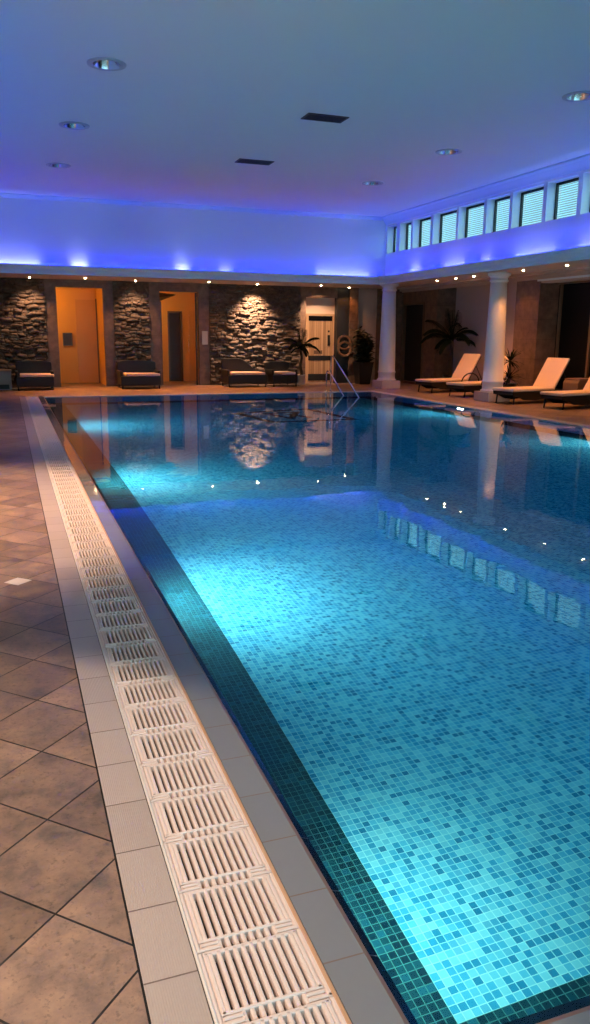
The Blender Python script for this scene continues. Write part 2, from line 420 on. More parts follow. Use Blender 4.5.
# trough floor behind the lip
s = MB(); s.box(FX1, UX1+.02, YW0, UY1, ZS+.05, ZS+.10); s.box(UX0-.02, FX0, YW0, UY1, ZS+.05, ZS+.10); s.box(FX0, FX1, FY1, UY1+.02, ZS+.05, ZS+.10)
s.struct('trim_10', M['plaster'])
# crown moulding under the ceiling, three visible walls
def crown(name, poly_of):
    pass
c = MB()
c.prism([(UX1, ZH-.20), (UX1-.03, ZH-.20), (UX1-.05, ZH-.15), (UX1-.13, ZH-.06), (UX1-.20, ZH-.035), (UX1-.20, ZH), (UX1, ZH)], 'y', YW0, UY1)
c.prism([(UY1, ZH-.09), (UY1-.03, ZH-.09), (UY1-.06, ZH-.04), (UY1-.09, ZH-.02), (UY1-.09, ZH), (UY1, ZH)], 'x', UX0, UX1)
c.struct('trim_11', M['trim'])

# upper walls
MB().box(UX0-.1, UX1+.25, UY1, UY1+.12, ZS+.05, ZH).struct('wall_back_upper', M['plaster'])
MB().box(UX0-.1, UX0, YW0, UY1, ZS+.05, ZH).struct('wall_left_upper', M['plaster'])
fw = MB(); fw.box(XW0-.1, 12.5, YW0-.15, YW0, 2.6, ZH); fw.box(XW0-.1, 12.5, YW0-.15, YW0, 0, .35)
fx = [XW0-.1, -1.4, 1.2, 1.6, 4.2, 4.6, 7.2, 7.6, 10.2, 12.5]
for i in range(0, 10, 2): fw.box(fx[i], fx[i+1], YW0-.15, YW0, .35, 2.6)
fw.struct('wall_front', M['plaster'])
for i in range(4):  # unseen glazing behind the camera, added to let daylight in
    a, b_ = fx[2*i+1], fx[2*i+2]; r = empty('window_%d' % (30+i), ((a+b_)/2, YW0-.08, .35)); tag(r, kind='structure'); h = (b_-a)/2
    fr = MB(); fr.box(-h, -h+.05, -.03, .03, 0, 2.25); fr.box(h-.05, h, -.03, .03, 0, 2.25); fr.box(-.025, .025, -.03, .03, .05, 2.2); fr.box(-h+.05, h-.05, -.03, .03, 0, .05); fr.box(-h+.05, h-.05, -.03, .03, 2.2, 2.25)
    fr.build('window_frame', M['black'], r); MB().box(-h+.05, h-.05, -.004, .004, .05, 2.2).build('pane', M['glass'], r)
k_ = .981
wins = [(21.12, 20.55), (20.36, 19.70), (19.60, 18.66), (18.53, 17.41), (17.32, 16.24), (16.13, 15.25), (15.15, 14.11), (13.99, 13.06), (12.94, 11.95)]
y_ = 11.80
for wdt in (1.04, .88, 1.04, 1.0):
    wins.append((y_, y_-wdt)); y_ -= wdt+.13
SIL, HED, TH = 3.68, 4.41, .34
wl = MB(); wl.box(UX1, UX1+TH, YW0, UY1, ZS+.05, SIL); wl.box(UX1, UX1+TH, YW0, UY1, HED, ZH)
prev = UY1
for a, b_ in wins: wl.box(UX1, UX1+TH, a, prev, SIL, HED); prev = b_
wl.box(UX1, UX1+TH, YW0, prev, SIL, HED)
wl.struct('wall_right_upper', M['plaster'])
for i, (a, b_) in enumerate(wins):
    r = empty('window_%d' % (i+1), (UX1+.22, (a+b_)/2, SIL)); tag(r, kind='structure')
    h = (a-b_)/2; H = HED-SIL; q = .035
    fr = MB(); fr.box(-.02, .03, -h, -h+q, 0, H); fr.box(-.02, .03, h-q, h, 0, H); fr.box(-.02, .03, -h+q, h-q, 0, q*.7); fr.box(-.02, .03, -h+q, h-q, H-q*1.3, H)
    fr.build('window_frame', M['black'], r)
    MB().box(.0, .006, -h+q, h-q, q*.7, H-q*1.3).build('pane', M['glass'], r)
    bl = MB(); nz = 15
    for k in range(nz):
        z = q+(H-2*q)*(k+.5)/nz
        bl.add([(.032, -h, z-.014), (.032, h, z-.014), (.062, h, z+.012), (.062, -h, z+.012)], [(0,1,2,3)])
    bl.build('blind', M['blind'], r)
# lower walls: right aisle wall, left wall, back wall
RX = XW1
w_ = MB()
w_.box(RX, RX+.5, 22.25, YW1+.1, 0, ZS); w_.box(RX, RX+.5, 20.95, 22.25, 2.36, ZS); w_.box(RX, RX+.68, 20.25, 20.95, 0, ZS)
w_.struct('wall_right', M['clad'])
MB().box(12.1, 12.25, 16.4, 20.35, 0, ZS).struct('wall_right_recess', M['beige'])
MB().box(RX, RX+.65, 15.62, 16.52, 0, ZS).struct('wall_right_pier', M['clad'])
MB().box(RX+.02, RX+.3, YW0, 15.62, 2.62, ZS).struct('trim_12', M['beige'])
MB().box(RX-.03, RX+.02, YW0, 15.70, 2.66, ZS).struct('trim_13', M['trim'])
tb = MB(); tb.box(10.78, 10.86, YW0, YW1, 2.745, ZS+.01); tb.box(10.86, 11.02, YW0, YW1, 2.765, ZS+.01); tb.box(RX-.14, RX+.0, YW0, YW1, 2.73, ZS+.01); tb.box(RX-.06, RX, YW0, YW1, 2.70, 2.73)
tb.struct('trim_19', M['beige'])
# glazed curtain at the right
d = empty('window_glazed_screen', (12.0, 8, 0)); tag(d, kind='structure')
gm = MB(); gm.box(12.03, 12.05, YW0, 15.62, .03, 2.6); o = gm.build('pane', M['dark_glass'], d); o.location = (-12.0, -8, 0)
fm = MB()
for yy in (15.5, 14.42, 13.3, 12.2, 11.1, 10.0, 8.9, 7.8, 6.7, 5.6): fm.box(11.98, 12.06, yy-.03, yy+.03, .03, 2.6)
fm.box(11.98, 12.06, YW0, 15.62, 0, .03); fm.box(11.98, 12.06, YW0, 15.62, 2.6, 2.66)
o = fm.build('window_frame', M['bronze'], d); o.location = (-12.0, -8, 0)
MB().box(12.08, 12.2, YW0, 16.5, 0, ZS).struct('wall_right_void', M['black'])
# door in right wall, its unlit opening painted as a matte black panel
d = empty('door_1', (RX+.1, 21.6, 0)); tag(d, kind='structure')
o = MB().box(-.03, 0.0, -.62, .62, .06, 2.33).build('door_panel', M['black'], d)
fm = MB(); fm.box(-.14, .02, -.66, -.61, 0, 2.38); fm.box(-.14, .02, .61, .66, 0, 2.38); fm.box(-.14, .02, -.61, .61, 2.32, 2.38); fm.box(-.16, .02, -.61, .61, 0, .07)
fm.build('door_frame', M['bronze'], d)
MB().box(RX+.15, RX+.5, 20.9, 22.3, 0, 2.4).struct('wall_right_door_void', M['black'])
# left
MB().box(XW0-.1, XW0, YW0, YW1, 0, ZS+.05).struct('wall_left', M['beige'])

# back wall
YB = YW1
def clad_box(a, b_, y0=None, z0=0, z1=ZS, name='wall_back_pier', m='clad', y1=None):
    MB().box(a, b_, YB-.05 if y0 is None else y0, YB+.15 if y1 is None else y1, z0, z1).struct(name, M[m])
clad_box(XW0, -.9, YB)
clad_box(1.02, 1.31); clad_box(2.52, 2.78); clad_box(3.74, 4.03); clad_box(5.12, 5.42)
clad_box(1.31, 2.52, z0=2.60, name='trim_14'); clad_box(4.03, 5.12, z0=2.56, name='trim_15')
clad_box(8.14, 8.32, m='clad'); clad_box(8.32, 9.31, z0=2.50, name='trim_16')
clad_box(9.31, 9.70, m='black', name='wall_back_pier'); clad_box(9.70, 9.96, YB-.12)
clad_box(9.96, 10.62, YB, m='beige', name='wall_back_panel'); clad_box(10.62, RX, YB-.03, name='wall_back_panel')

# dry stone panels: displaced grids
def stone_panel(xa, xb, seed):
    rs = np.random.RandomState(seed); W = xb-xa; H = ZS
    st = []; z = 0.0
    while z < H+.1:
        h = rs.uniform(.05, .12); x = -rs.uniform(0, .3)
        while x < W+.3:
            wd = rs.uniform(.09, .32)
            if h > .1 and rs.rand() < .25: st.append((x+wd/2, z+h*.27, wd/2, h*.27, rs.uniform(.02, .10), rs.uniform(-.05, .05))); st.append((x+wd/2, z+h*.77, wd/2, h*.25, rs.uniform(.02, .10), rs.uniform(-.05, .05)))
            else: st.append((x+wd/2, z+h/2, wd/2, h/2, rs.uniform(.02, .12), rs.uniform(-.08, .08)))
            x += wd
        z += h
    dx = .017; nx = int(W/dx)+1; nz = int(H/dx)+1
    X, Z = np.meshgrid(np.linspace(0, W, nx), np.linspace(0, H, nz))
    Zw = Z+.018*np.sin(X*5.1+seed)+.012*np.sin(X*13+2*seed); Xw = X+.015*np.sin(Z*21+seed)
    D = np.zeros_like(X)
    for cx, cz, hx, hz, dep, tl in st:
        u = (Xw-cx)/hx; v = (Zw-cz-tl*(Xw-cx)*.5)/hz
        k = np.clip(1-np.maximum(np.abs(u)**5, np.abs(v)**3), 0, 1)
        D = np.maximum(D, (dep+.02*v*-1)*np.sqrt(k))
    D += rs.uniform(-.004, .004, D.shape)
    vs = np.stack([X+xa, YB-.01-D, Z], -1).reshape(-1, 3)
    fs = [(j*nx+i, j*nx+i+1, (j+1)*nx+i+1, (j+1)*nx+i) for j in range(nz-1) for i in range(nx-1)]
    me = bpy.data.meshes.new('wall_back_stone'); me.from_pydata(vs.tolist(), [], fs)
    me.polygons.foreach_set('use_smooth', [True]*len(fs)); me.materials.append(M['stone']); me.update()
    o = bpy.data.objects.new('wall_back_stone', me); COL.objects.link(o); tag(o, kind='structure')
    sm = o.modifiers.new('solid', 'SOLIDIFY'); sm.thickness = .02; sm.offset = 1
    return o
stone_panel(-.9, 1.02, 1); stone_panel(2.78, 3.74, 2); stone_panel(5.42, 8.14, 3)
MB().box(-.95, 1.0, YB+.02, YB+.14, 0, ZS).struct('wall_back_core', M['black'])
MB().box(2.8, 3.7, YB+.02, YB+.14, 0, ZS).struct('wall_back_core', M['black'])
MB().box(5.45, 8.1, YB+.02, YB+.14, 0, ZS).struct('wall_back_core', M['black'])

# lit lobby behind first opening
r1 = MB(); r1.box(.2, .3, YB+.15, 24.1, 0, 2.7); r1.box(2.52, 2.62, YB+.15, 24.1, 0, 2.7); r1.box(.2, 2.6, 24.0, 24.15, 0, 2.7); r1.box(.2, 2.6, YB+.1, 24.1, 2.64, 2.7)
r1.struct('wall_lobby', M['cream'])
# corridor behind second opening
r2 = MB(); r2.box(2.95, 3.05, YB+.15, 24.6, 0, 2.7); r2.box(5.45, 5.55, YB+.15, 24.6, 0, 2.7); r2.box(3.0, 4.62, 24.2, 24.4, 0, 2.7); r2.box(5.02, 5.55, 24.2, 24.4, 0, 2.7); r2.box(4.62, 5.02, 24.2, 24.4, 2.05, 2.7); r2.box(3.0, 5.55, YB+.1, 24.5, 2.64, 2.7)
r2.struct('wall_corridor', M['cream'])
d = empty('door_2', (4.82, 24.28, 0)); tag(d, kind='structure')
MB().box(-.2, .2, .06, .1, 0, 2.05).build('door_panel', mat('walnut_door', (.07, .035, .02), .4), d)
fm = MB(); fm.box(-.22, -.17, -.1, .05, 0, 2.08); fm.box(.17, .22, -.1, .05, 0, 2.08); fm.box(-.17, .17, -.1, .05, 2.03, 2.08); fm.build('door_frame', M['bronze'], d)
# open glass door leaf edge in corridor
d = empty('door_3', (5.06, YB+.1, 0)); tag(d, kind='structure')
MB().box(-.02, .02, -.1, -.04, 0, 2.54).build('door_frame', M['black'], d)
MB().box(-.008, .008, .0, .9, .05, 2.1).build('pane', M['glass'], d)
MB().tube([(-.05, .75, .9), (-.05, .75, 1.3)], .012).build('door_handle', M['chrome'], d)
# dark slanted canopy at the left of the corridor opening
o = MB().add([(4.03, YB+.2, 2.40), (4.75, YB+1.3, 2.52), (4.03, YB+1.3, 2.25), (4.03, YB+.2, 2.54), (4.75, YB+1.3, 2.54), (4.03, YB+1.3, 2.54)], [(0,1,2),(3,5,4),(0,3,4,1),(1,4,5,2),(2,5,3,0)]).struct('trim_17', M['black'])
MB().box(4.0, 4.12, YB+.2, YB+.5, 0, 2.3).struct('trim_18', M['clad'])

# recess three with plank door
r3 = MB(); r3.box(8.2, 8.32, YB+.15, 23.1, 0, 2.7); r3.box(9.62, 9.74, YB+.15, 23.1, 0, 2.7); r3.box(8.3, 9.7, 23.02, 23.14, 0, 2.7); r3.box(8.2, 9.7, YB+.1, 23.1, 2.6, 2.7)
r3.struct('wall_niche', M['niche_lit'])
d = empty('door_4', (9.07, 23.0, 0)); tag(d, kind='structure')
fm = MB(); fm.box(-.50, -.42, -.06, .02, 0, 2.05); fm.box(.40, .48, -.06, .02, 0, 2.05); fm.box(-.42, .40, -.06, .02, 1.99, 2.05); fm.build('door_frame', mat('oak_frame', (.50, .32, .18), .5), d)
MB().box(-.42, .40, -.02, .02, .0, 1.99).build('door_panel', M['wood'], d)
MB().box(-.41, .36, -.035, -.02, 1.84, 1.98).build('door_top_strip', M['dark_glass'], d)  # dark strip across the door top
MB().box(-.41, .33, -.035, -.02, .66, .80).build('kick_rail', M['black'], d)
MB().box(-.41, .33, -.035, -.02, .05, .25).build('vent_slot', M['black'], d)
MB().box(-.22, .05, -.03, -.02, .85, .96).build('door_plate', mat('small_plate', (.12, .07, .04), .5), d)
MB().box(.22, .29, -.05, -.02, 1.10, 1.42).build('door_handle', M['black'], d)
MB().box(.23, .28, -.035, -.02, 1.50, 1.56).build('door_lock', M['black'], d)

# ------------------------------------------------------------------ lights of the place
def light(kind, name, loc, energy, color, parent=None, rot=(0, 0, 0), size=.05, sizey=None, spot=None, blend=.5, spread=None):
    d = bpy.data.lights.new(name, kind); d.energy = energy; d.color = color
    if kind == 'AREA':
        d.size = size
        if sizey: d.shape = 'RECTANGLE'; d.size_y = sizey
        if spread: d.spread = spread
    else: d.shadow_soft_size = size
    if kind == 'SPOT': d.spot_size = math.radians(spot); d.spot_blend = blend
    o = bpy.data.objects.new(name, d); COL.objects.link(o); o.location = loc; o.rotation_euler = rot
    if parent is not None: o.parent = parent
    return o

# blue cove strips lying in the trough
def strip(name, x0, x1, y0, y1, label, rot):
    L = max(x1-x0, y1-y0); r = empty(name, ((x0+x1)/2, (y0+y1)/2, ZS+.10)); tag(r, label, 'light strip', 'blue strip lights in the cornice trough')
    MB().box(-(x1-x0)/2, (x1-x0)/2, -(y1-y0)/2, (y1-y0)/2, 0, .012).build('strip_body', M['grey_plate'], r)
    sx, sy = x1-x0, y1-y0
    light('AREA', 'strip_glow', (0, 0, .02), E_COVE*L*(.5 if x0 < -.55 else 1), BLUE, r, rot, sx, sy, spread=math.radians(120))
strip('led_strip', 10.16, 10.20, 7.5, 20.9, 'blue light strip hidden in the trough below the clerestory windows', (0, PI+.75, 0))
strip('led_strip', -.5, 10.0, 21.10, 21.14, 'blue light strip hidden in the trough at the far end wall', (PI-.75, 0, 0))
strip('led_strip', -.62, -.58, 8.5, 20.9, 'blue light strip hidden in the trough along the left wall', (0, PI-.7501, 0))
# pale uplights in the trough
def uplight(x, y, e, label, wide):
    r = empty('uplight', (x, y, ZS+.10)); tag(r, label, 'uplight', 'pale uplights in the cornice trough')
    MB().lathe([(.04, 0), (.04, .03), (.03, .035)], n=12).build('uplight_body', M['grey_plate'], r)
    sx, sy = (wide, .04) if x < 9.9 else (.04, wide)
    light('AREA', 'uplight_glow', (0, 0, .04), e*.55, (.36, .42, 1.0), r, (PI-.3, 0, 0) if x < 9.9 else (0, PI+.3, 0), sx, sy, spread=math.radians(80))
for x, wd, e in ((.35, 1.1, 5), (1.85, .35, 2.6), (4.45, .3, 2.2), (5.6, .3, .8), (9.0, 1.6, 5)):  # last one is added for the bright patch by the right corner
    uplight(x, 21.12, e, 'pale uplight behind the far cornice, %s' % {.35: 'the long one at the left end', 1.85: 'the one above the lit lobby opening', 4.45: 'the one above the corridor opening', 5.6: 'the faint one above the wide stone panel', 9.0: 'an added broad one brightening the wall beside the right corner'}[x], wd)
for y, wd, e in ((19.4, .55, 2.2), (17.4, .9, 3.0), (16.0, .3, .9), (14.25, 1.3, 3.6), (12.4, 1.0, 3.0)):
    uplight(10.22, y, e, 'pale uplight behind the right cornice, %s' % {19.4: 'nearest the far corner', 17.4: 'second from the far corner', 16.0: 'the small one above the nearer column', 14.25: 'the widest one', 12.4: 'at the right edge of the picture'}[y], wd)

# pool lamps
M['pool_lens_bright'] = mat('pool_lamp_lens_bright', (1, 1, 1), .4, emit=(.88, 1.0, .88), es=E_POOL*2.1)
M['pool_lens_dim'] = mat('pool_lamp_lens_dim', (1, 1, 1), .4, emit=(.88, 1.0, .80), es=E_POOL*.62)
def pool_lamp(x, y, sgn, label, grp, e=1.0):
    r = empty('pool_lamp', (x, y, -.42), 0 if sgn > 0 else PI); tag(r, label, 'pool lamp', grp)
    rg = MB(); rg.tube([(.012, .145*math.cos(a), .145*math.sin(a)) for a in [2*PI*k/24 for k in range(24)]], .014, 8, close=True); rg.build('lamp_ring', M['chrome'], r)
    n = 20; ln = MB(); ln.add([(.012, .13*math.cos(2*PI*k/n), .13*math.sin(2*PI*k/n)) for k in range(n)], [tuple(range(n))])
    ln.build('lamp_lens', M['pool_lens_bright'] if sgn > 0 and y > 3 else M['pool_lens_dim'] if sgn > 0 or y < 5 else M['pool_lens'], r)
for y, lb in ((2.0, 'nearest the picture bottom'), (5.0, 'beside the bright cyan patch'), (8.9, 'third along'), (14.2, 'nearest the far end')):
    pool_lamp(PX0+.002, y, 1, 'round underwater lamp in the left pool wall, %s' % lb, 'underwater lamps in the left pool wall')
for y, lb in ((4.9, 'nearest the camera end of the pool'), (9.6, 'in front of the nearest lounger'), (14.4, 'below the nearer column')):
    pool_lamp(PX1-.002, y, -1, 'round underwater lamp in the right pool wall, %s' % lb, 'underwater lamps in the right pool wall')

# recessed downlights in the soffit
dl = empty('downlight', (0, 0, ZS-.001))
MB().lathe([(.029, -.003), (.040, -.003), (.042, 0), (.029, 0), (.029, -.003)], n=16, cap=False).build('trim_ring', M['chrome'], dl)
lm = MB(); lm.lathe([(.028, 0), (.027, -.006), (.021, -.014), (.011, -.019), (.002, -.020)], n=14); lm.build('lens', M['lens'], dl)
first = [True]
def downlight(x, y, label, grp, e, ang=70, col=WARM, tilt=(0, 0, 0), bl=.6):
    o = dl if first[0] else copy_tree(dl); first[0] = False
    o.location = (x, y, ZS-.001); tag(o, label, 'downlight', grp)
    if e: light('SPOT', 'downlight_beam', (0, 0, -.03), e, col, o, tilt, .03, spot=ang, blend=bl)
    return o
for y, lb in ((18.2, 'nearest the far column'), (17.3, 'second from the far column'), (16.5, 'just beyond the nearer column'), (14.6, 'just this side of the nearer column'), (13.2, 'above the nearest lounger'), (12.0, 'at the right edge')):
    downlight(10.3, y, 'small round downlight over the loungers, %s' % lb, 'downlights over the loungers', 40, 115)
downlight(10.85, 19.85, 'small round downlight in the aisle ceiling in front of the dark door', 'aisle downlights', 45, 100)
downlight(11.0, 17.6, 'small round downlight in the aisle ceiling above the two far loungers', 'aisle downlights', 95, 90)
downlight(11.0, 14.2, 'small round downlight in the aisle ceiling above the two near loungers', 'aisle downlights', 130, 90)
downlight(11.0, 16.1, 'small round downlight in the aisle ceiling beside the brown pier', 'aisle downlights', 14, 70)
for x, e, lb in ((.66, 110, 'left stone panel'), (3.32, 100, 'narrow stone panel'), (6.68, 780, 'wide stone panel')):
    downlight(x, 21.78, 'small round downlight grazing the %s' % lb, 'wall grazing downlights', e, 86, WARMW, (math.radians(24), 0, 0), bl=1.0)
downlight(2.0, 21.4, 'small round downlight in front of the lit lobby opening', 'wall grazing downlights', 640, 84, WARM, (math.radians(-25), 0, 0))
downlight(5.22, 21.45, 'small round downlight above the grey plate on the pier', 'wall grazing downlights', 640, 84, WARM, (math.radians(-25), 0, 0))
downlight(8.45, 21.45, 'bright round downlight in front of the plank door', 'wall grazing downlights', 300, 76, WARMW, (math.radians(42), 0, math.radians(-20)))
downlight(9.55, 22.0, 'small round downlight above the two hanging rings', 'wall grazing downlights', 12, 60)
for y, e in ((1.6, 420), (6.9, 900), (12.8, 120)):  # farthest one is an added fill beyond the middle cone
    downlight(-1.2, y, {12.8: 'added fill downlight over the dim far part of the slate deck', 1.6: 'round downlight over the slate deck near the camera', 6.9: 'round downlight over the slate deck halfway along'}[y], 'downlights over the left deck', e, 84 if y < 3 else 98, DECKW if y < 3 else WARMW, bl=.15 if y < 3 else .4)
# lobby and corridor light
def flush(x, y, z, e, lb, a):
    r = empty('ceiling_lamp', (x, y, z)); tag(r, lb, 'ceiling lamp')
    MB().lathe([(.10, -.03), (.11, -.02), (.11, 0)], n=20).build('lamp_glass', M['lens_low'], r)
    light('POINT', 'lamp_glow', (0, 0, -.45), e, (1, .53, .06), r, size=.08)
flush(.85, 23.2, 2.64, 23, 'round ceiling lamp inside the orange lit lobby', 0)
flush(3.55, 23.4, 2.64, 23, 'round ceiling lamp inside the corridor by the pier', 0)
r = empty('ceiling_lamp', (4.78, 22.75, 2.64)); tag(r, 'small glowing ceiling lamp seen in the top of the corridor opening', 'ceiling lamp')
MB().lathe([(.09, -.03), (.10, -.02), (.10, 0)], n=20).build('lamp_glass', M['lens_low'], r)

# ceiling downlights (large, mostly unlit)
for i, (x, y, lb) in enumerate([(1.385, 10.8, 'large round recessed ceiling lamp with bright reflector, nearest at the left'), (1.25, 14.0, 'large round recessed ceiling lamp, middle of the left row'), (1.2, 17.3, 'large round recessed ceiling lamp, far end of the left row'),
                            (7.62, 9.78, 'large round recessed ceiling lamp cut by the right picture edge'), (7.70, 13.4, 'large round recessed ceiling lamp, middle of the right row'), (7.73, 16.65, 'large round recessed ceiling lamp, far end of the right row')]):
    r = empty('ceiling_downlight', (x, y, ZH)); tag(r, lb, 'ceiling lamp', 'large ceiling downlights')
    MB().lathe([(.17, -.012), (.235, -.012), (.24, 0), (.17, 0)], n=36, cap=False).build('trim_ring', M['grey_plate'], r)
    MB().lathe([(.175, -.010), (.155, .06), (.115, .15)], n=36, cap=False).build('reflector', M['reflector'], r)
    MB().lathe([(.118, .145), (.118, .155)], n=24).build('lamp_lens', M['lens_dim'] if i in (0,) else M['dark_metal'], r)
# holes for them are cut in the ceiling by a raised box above
for i, (x0, y0, x1, y1, lb) in enumerate([(4.46, 11.93, 5.12, 12.28, 'black rectangular ceiling vent, the nearer and larger looking one'), (4.36, 15.35, 5.05, 15.70, 'black rectangular ceiling vent, the farther one')]):
    r = empty('ceiling_vent', ((x0+x1)/2, (y0+y1)/2, ZH)); tag(r, lb, 'vent', 'ceiling vents')
    a, b_ = (x1-x0)/2, (y1-y0)/2
    v = MB(); v.box(-a, a, -b_, -b_+.03, -.012, 0); v.box(-a, a, b_-.03, b_, -.012, 0); v.box(-a, -a+.03, -b_+.03, b_-.03, -.012, 0); v.box(a-.03, a, -b_+.03, b_-.03, -.012, 0)
    v.build('vent_frame', M['black'], r)
    v = MB(); v.box(-a+.03, a-.03, -b_+.03, b_-.03, -.003, -.001)
    for k in range(8):
        yy = -b_+.04+k*(2*b_-.08)/7; v.box(-a+.03, a-.03, yy-.004, yy+.004, -.011, -.003)
    v.build('slats', M['black'], r)

# ------------------------------------------------------------------ overflow grate
GP = .2216; gw = L2b-L2
root = empty('overflow_grate', ((L2+L2b)/2, 0, 0)); tag(root, 'cream plastic slotted overflow grate running beside the pool edge', 'grate')
def segment():
    b = MB(); hw = gw/2-.008; zt = -.002; zb = -.03
    # slots run along y; bars between them
    y0, y1 = -GP/2+.001, GP/2-.001
    # side rails with moulded stepped lines
    for sg in (-1, 1):
        xs = sorted((sg*hw, sg*(hw-.010))); b.cbox(xs[0], xs[1], y0, y1, zb, zt, .002)
        xs = sorted((sg*(hw-.014), sg*(hw-.024))); b.cbox(xs[0], xs[1], y0+.030, y1-.004, zb, zt, .002)
        b.box(*sorted((sg*(hw-.010), sg*(hw-.036))), y0, y1, zb, zt-.006)
        # L shaped ribs at the joint
        b.cbox(*sorted((sg*hw, sg*(hw-.060))), y0+.002, y0+.011, zb, zt, .002)
        b.cbox(*sorted((sg*(hw-.014), sg*(hw-.060))), y0+.017, y0+.026, zb, zt, .002)
        b.box(*sorted((sg*(hw-.02), sg*(hw-.060))), y0, y0+.03, zb, zt-.005)
    inner = hw-.030; nb = 10; p = 2*inner/nb
    for k in range(nb+1):
        x = -inner+k*p
        b.cbox(x-.0056, x+.0056, y0+.036, y1-.005, zb, zt, .0025)           # long bar
    for k in range(nb-2):
        x = -inner+(k+1.5)*p
        b.cbox(x-.0055, x+.0055, y0, y0+.038, zb, zt-.003, .002)       # short linking bars between
    b.cbox(-hw+.012, hw-.012, y1-.012, y1, zb, zt, .0025)
    b.cbox(-hw+.012, hw-.012, y0+.030, y0+.040, zb, zt, .0025)
    return b
seg = segment().build('grate_segment', M['white_plastic'], root); y = 1.398-3*GP+GP/2-.03; seg.location = (0, y, 0)
ns = 0
while y+GP < 19.1:
    y += GP; c_ = seg.copy(); COL.objects.link(c_); c_.parent = root; c_.location = (0, y, 0)
    c_.rotation_euler = (random.uniform(-.004, .004), random.uniform(-.008, .008), 0); ns += 1
rl = MB(); rl.cbox(-gw/2, -gw/2+.008, .62, 19.14, -.04, .001, .002); o = rl.build('edge_rail', mat('pale_rail', (.75, .72, .68), .35), root)
rl = MB(); rl.cbox(gw/2-.010, gw/2+.001, .62, 19.14, -.04, .001, .002); o = rl.build('edge_rail', mat('tan_rail', (.55, .33, .2), .4), root)

# pale marker tile in the deck
mt = MB(); cx_, cy_ = -.030, 4.765; h = .078
mt.prism([(cx_-h, cy_), (cx_, cy_-h), (cx_+h, cy_), (cx_, cy_+h)], 'z', -.004, .0015)
tag(mt.build('marker_tile', mat('pale_marker', (.72, .66, .62), .4)), 'small pale diamond marker tile set in the brown slate deck', 'tile')

# dark motif laid in the pool floor
def fz(y): return -.90 if y < 9 else -.90-(y-9)/(PY1-9)*.5
mo = MB()
def band(p, q, w):
    p = Vector(p); q = Vector(q); d = (q-p).normalized(); n = Vector((-d.y, d.x))*w/2; d = d*w/2
    c4 = [p-d+n, p-d-n, q+d-n, q+d+n]
    mo.add([(v.x, v.y, fz(v.y)+.004) for v in c4]+[(v.x, v.y, fz(v.y)-.02) for v in c4], [(0,1,2,3),(7,6,5,4),(0,4,5,1),(1,5,6,2),(2,6,7,3),(3,7,4,0)])
A_ = [(4.35, 15.6), (4.55, 13.9), (6.2, 13.9), (6.05, 16.1)]
for i in range(4): band(A_[i], A_[(i+1) % 4], .17)
for pq in (((4.9, 15.4), (5.1, 14.4)), ((5.1, 14.4), (5.6, 15.5)), ((4.9, 15.4), (5.6, 15.5)), ((5.3, 15.1), (5.5, 14.5))): band(*pq, .14)
tag(mo.build('floor_motif', M['motif']), 'black tile motif of crossing bars set in the far pool floor', 'tile motif')

# ------------------------------------------------------------------ columns
def column(x, y, label):
    r = empty('column', (x, y, 0)); tag(r, label, 'column', 'round white columns')
    pl = MB(); pl.box(-.29, .29, -.29, .29, 0, .21); pl.build('plinth', mat('plinth_stone', (.50, .40, .34), .55), r, bevel=.006)
    MB().lathe([(.25, .21), (.265, .225), (.265, .245), (.235, .26), (.232, .27), (.230, .42), (.246, .43), (.246, .455), (.226, .47), (.222, .9), (.202, 1.7), (.180, 2.60)], n=48).build('shaft', M['column'], r)
    MB().lathe([(.180, 2.58), (.183, 2.60), (.203, 2.61), (.203, 2.635), (.186, 2.65), (.186, 2.69), (.213, 2.72), (.243, 2.735), (.25, 2.76), (.25, ZS)], n=48).build('capital', M['column'], r)
column(9.86, 19.98, 'round white column at the far corner of the pool, beside the black planter')
column(10.31, 15.48, 'round white column standing between the sun loungers, the nearer one')

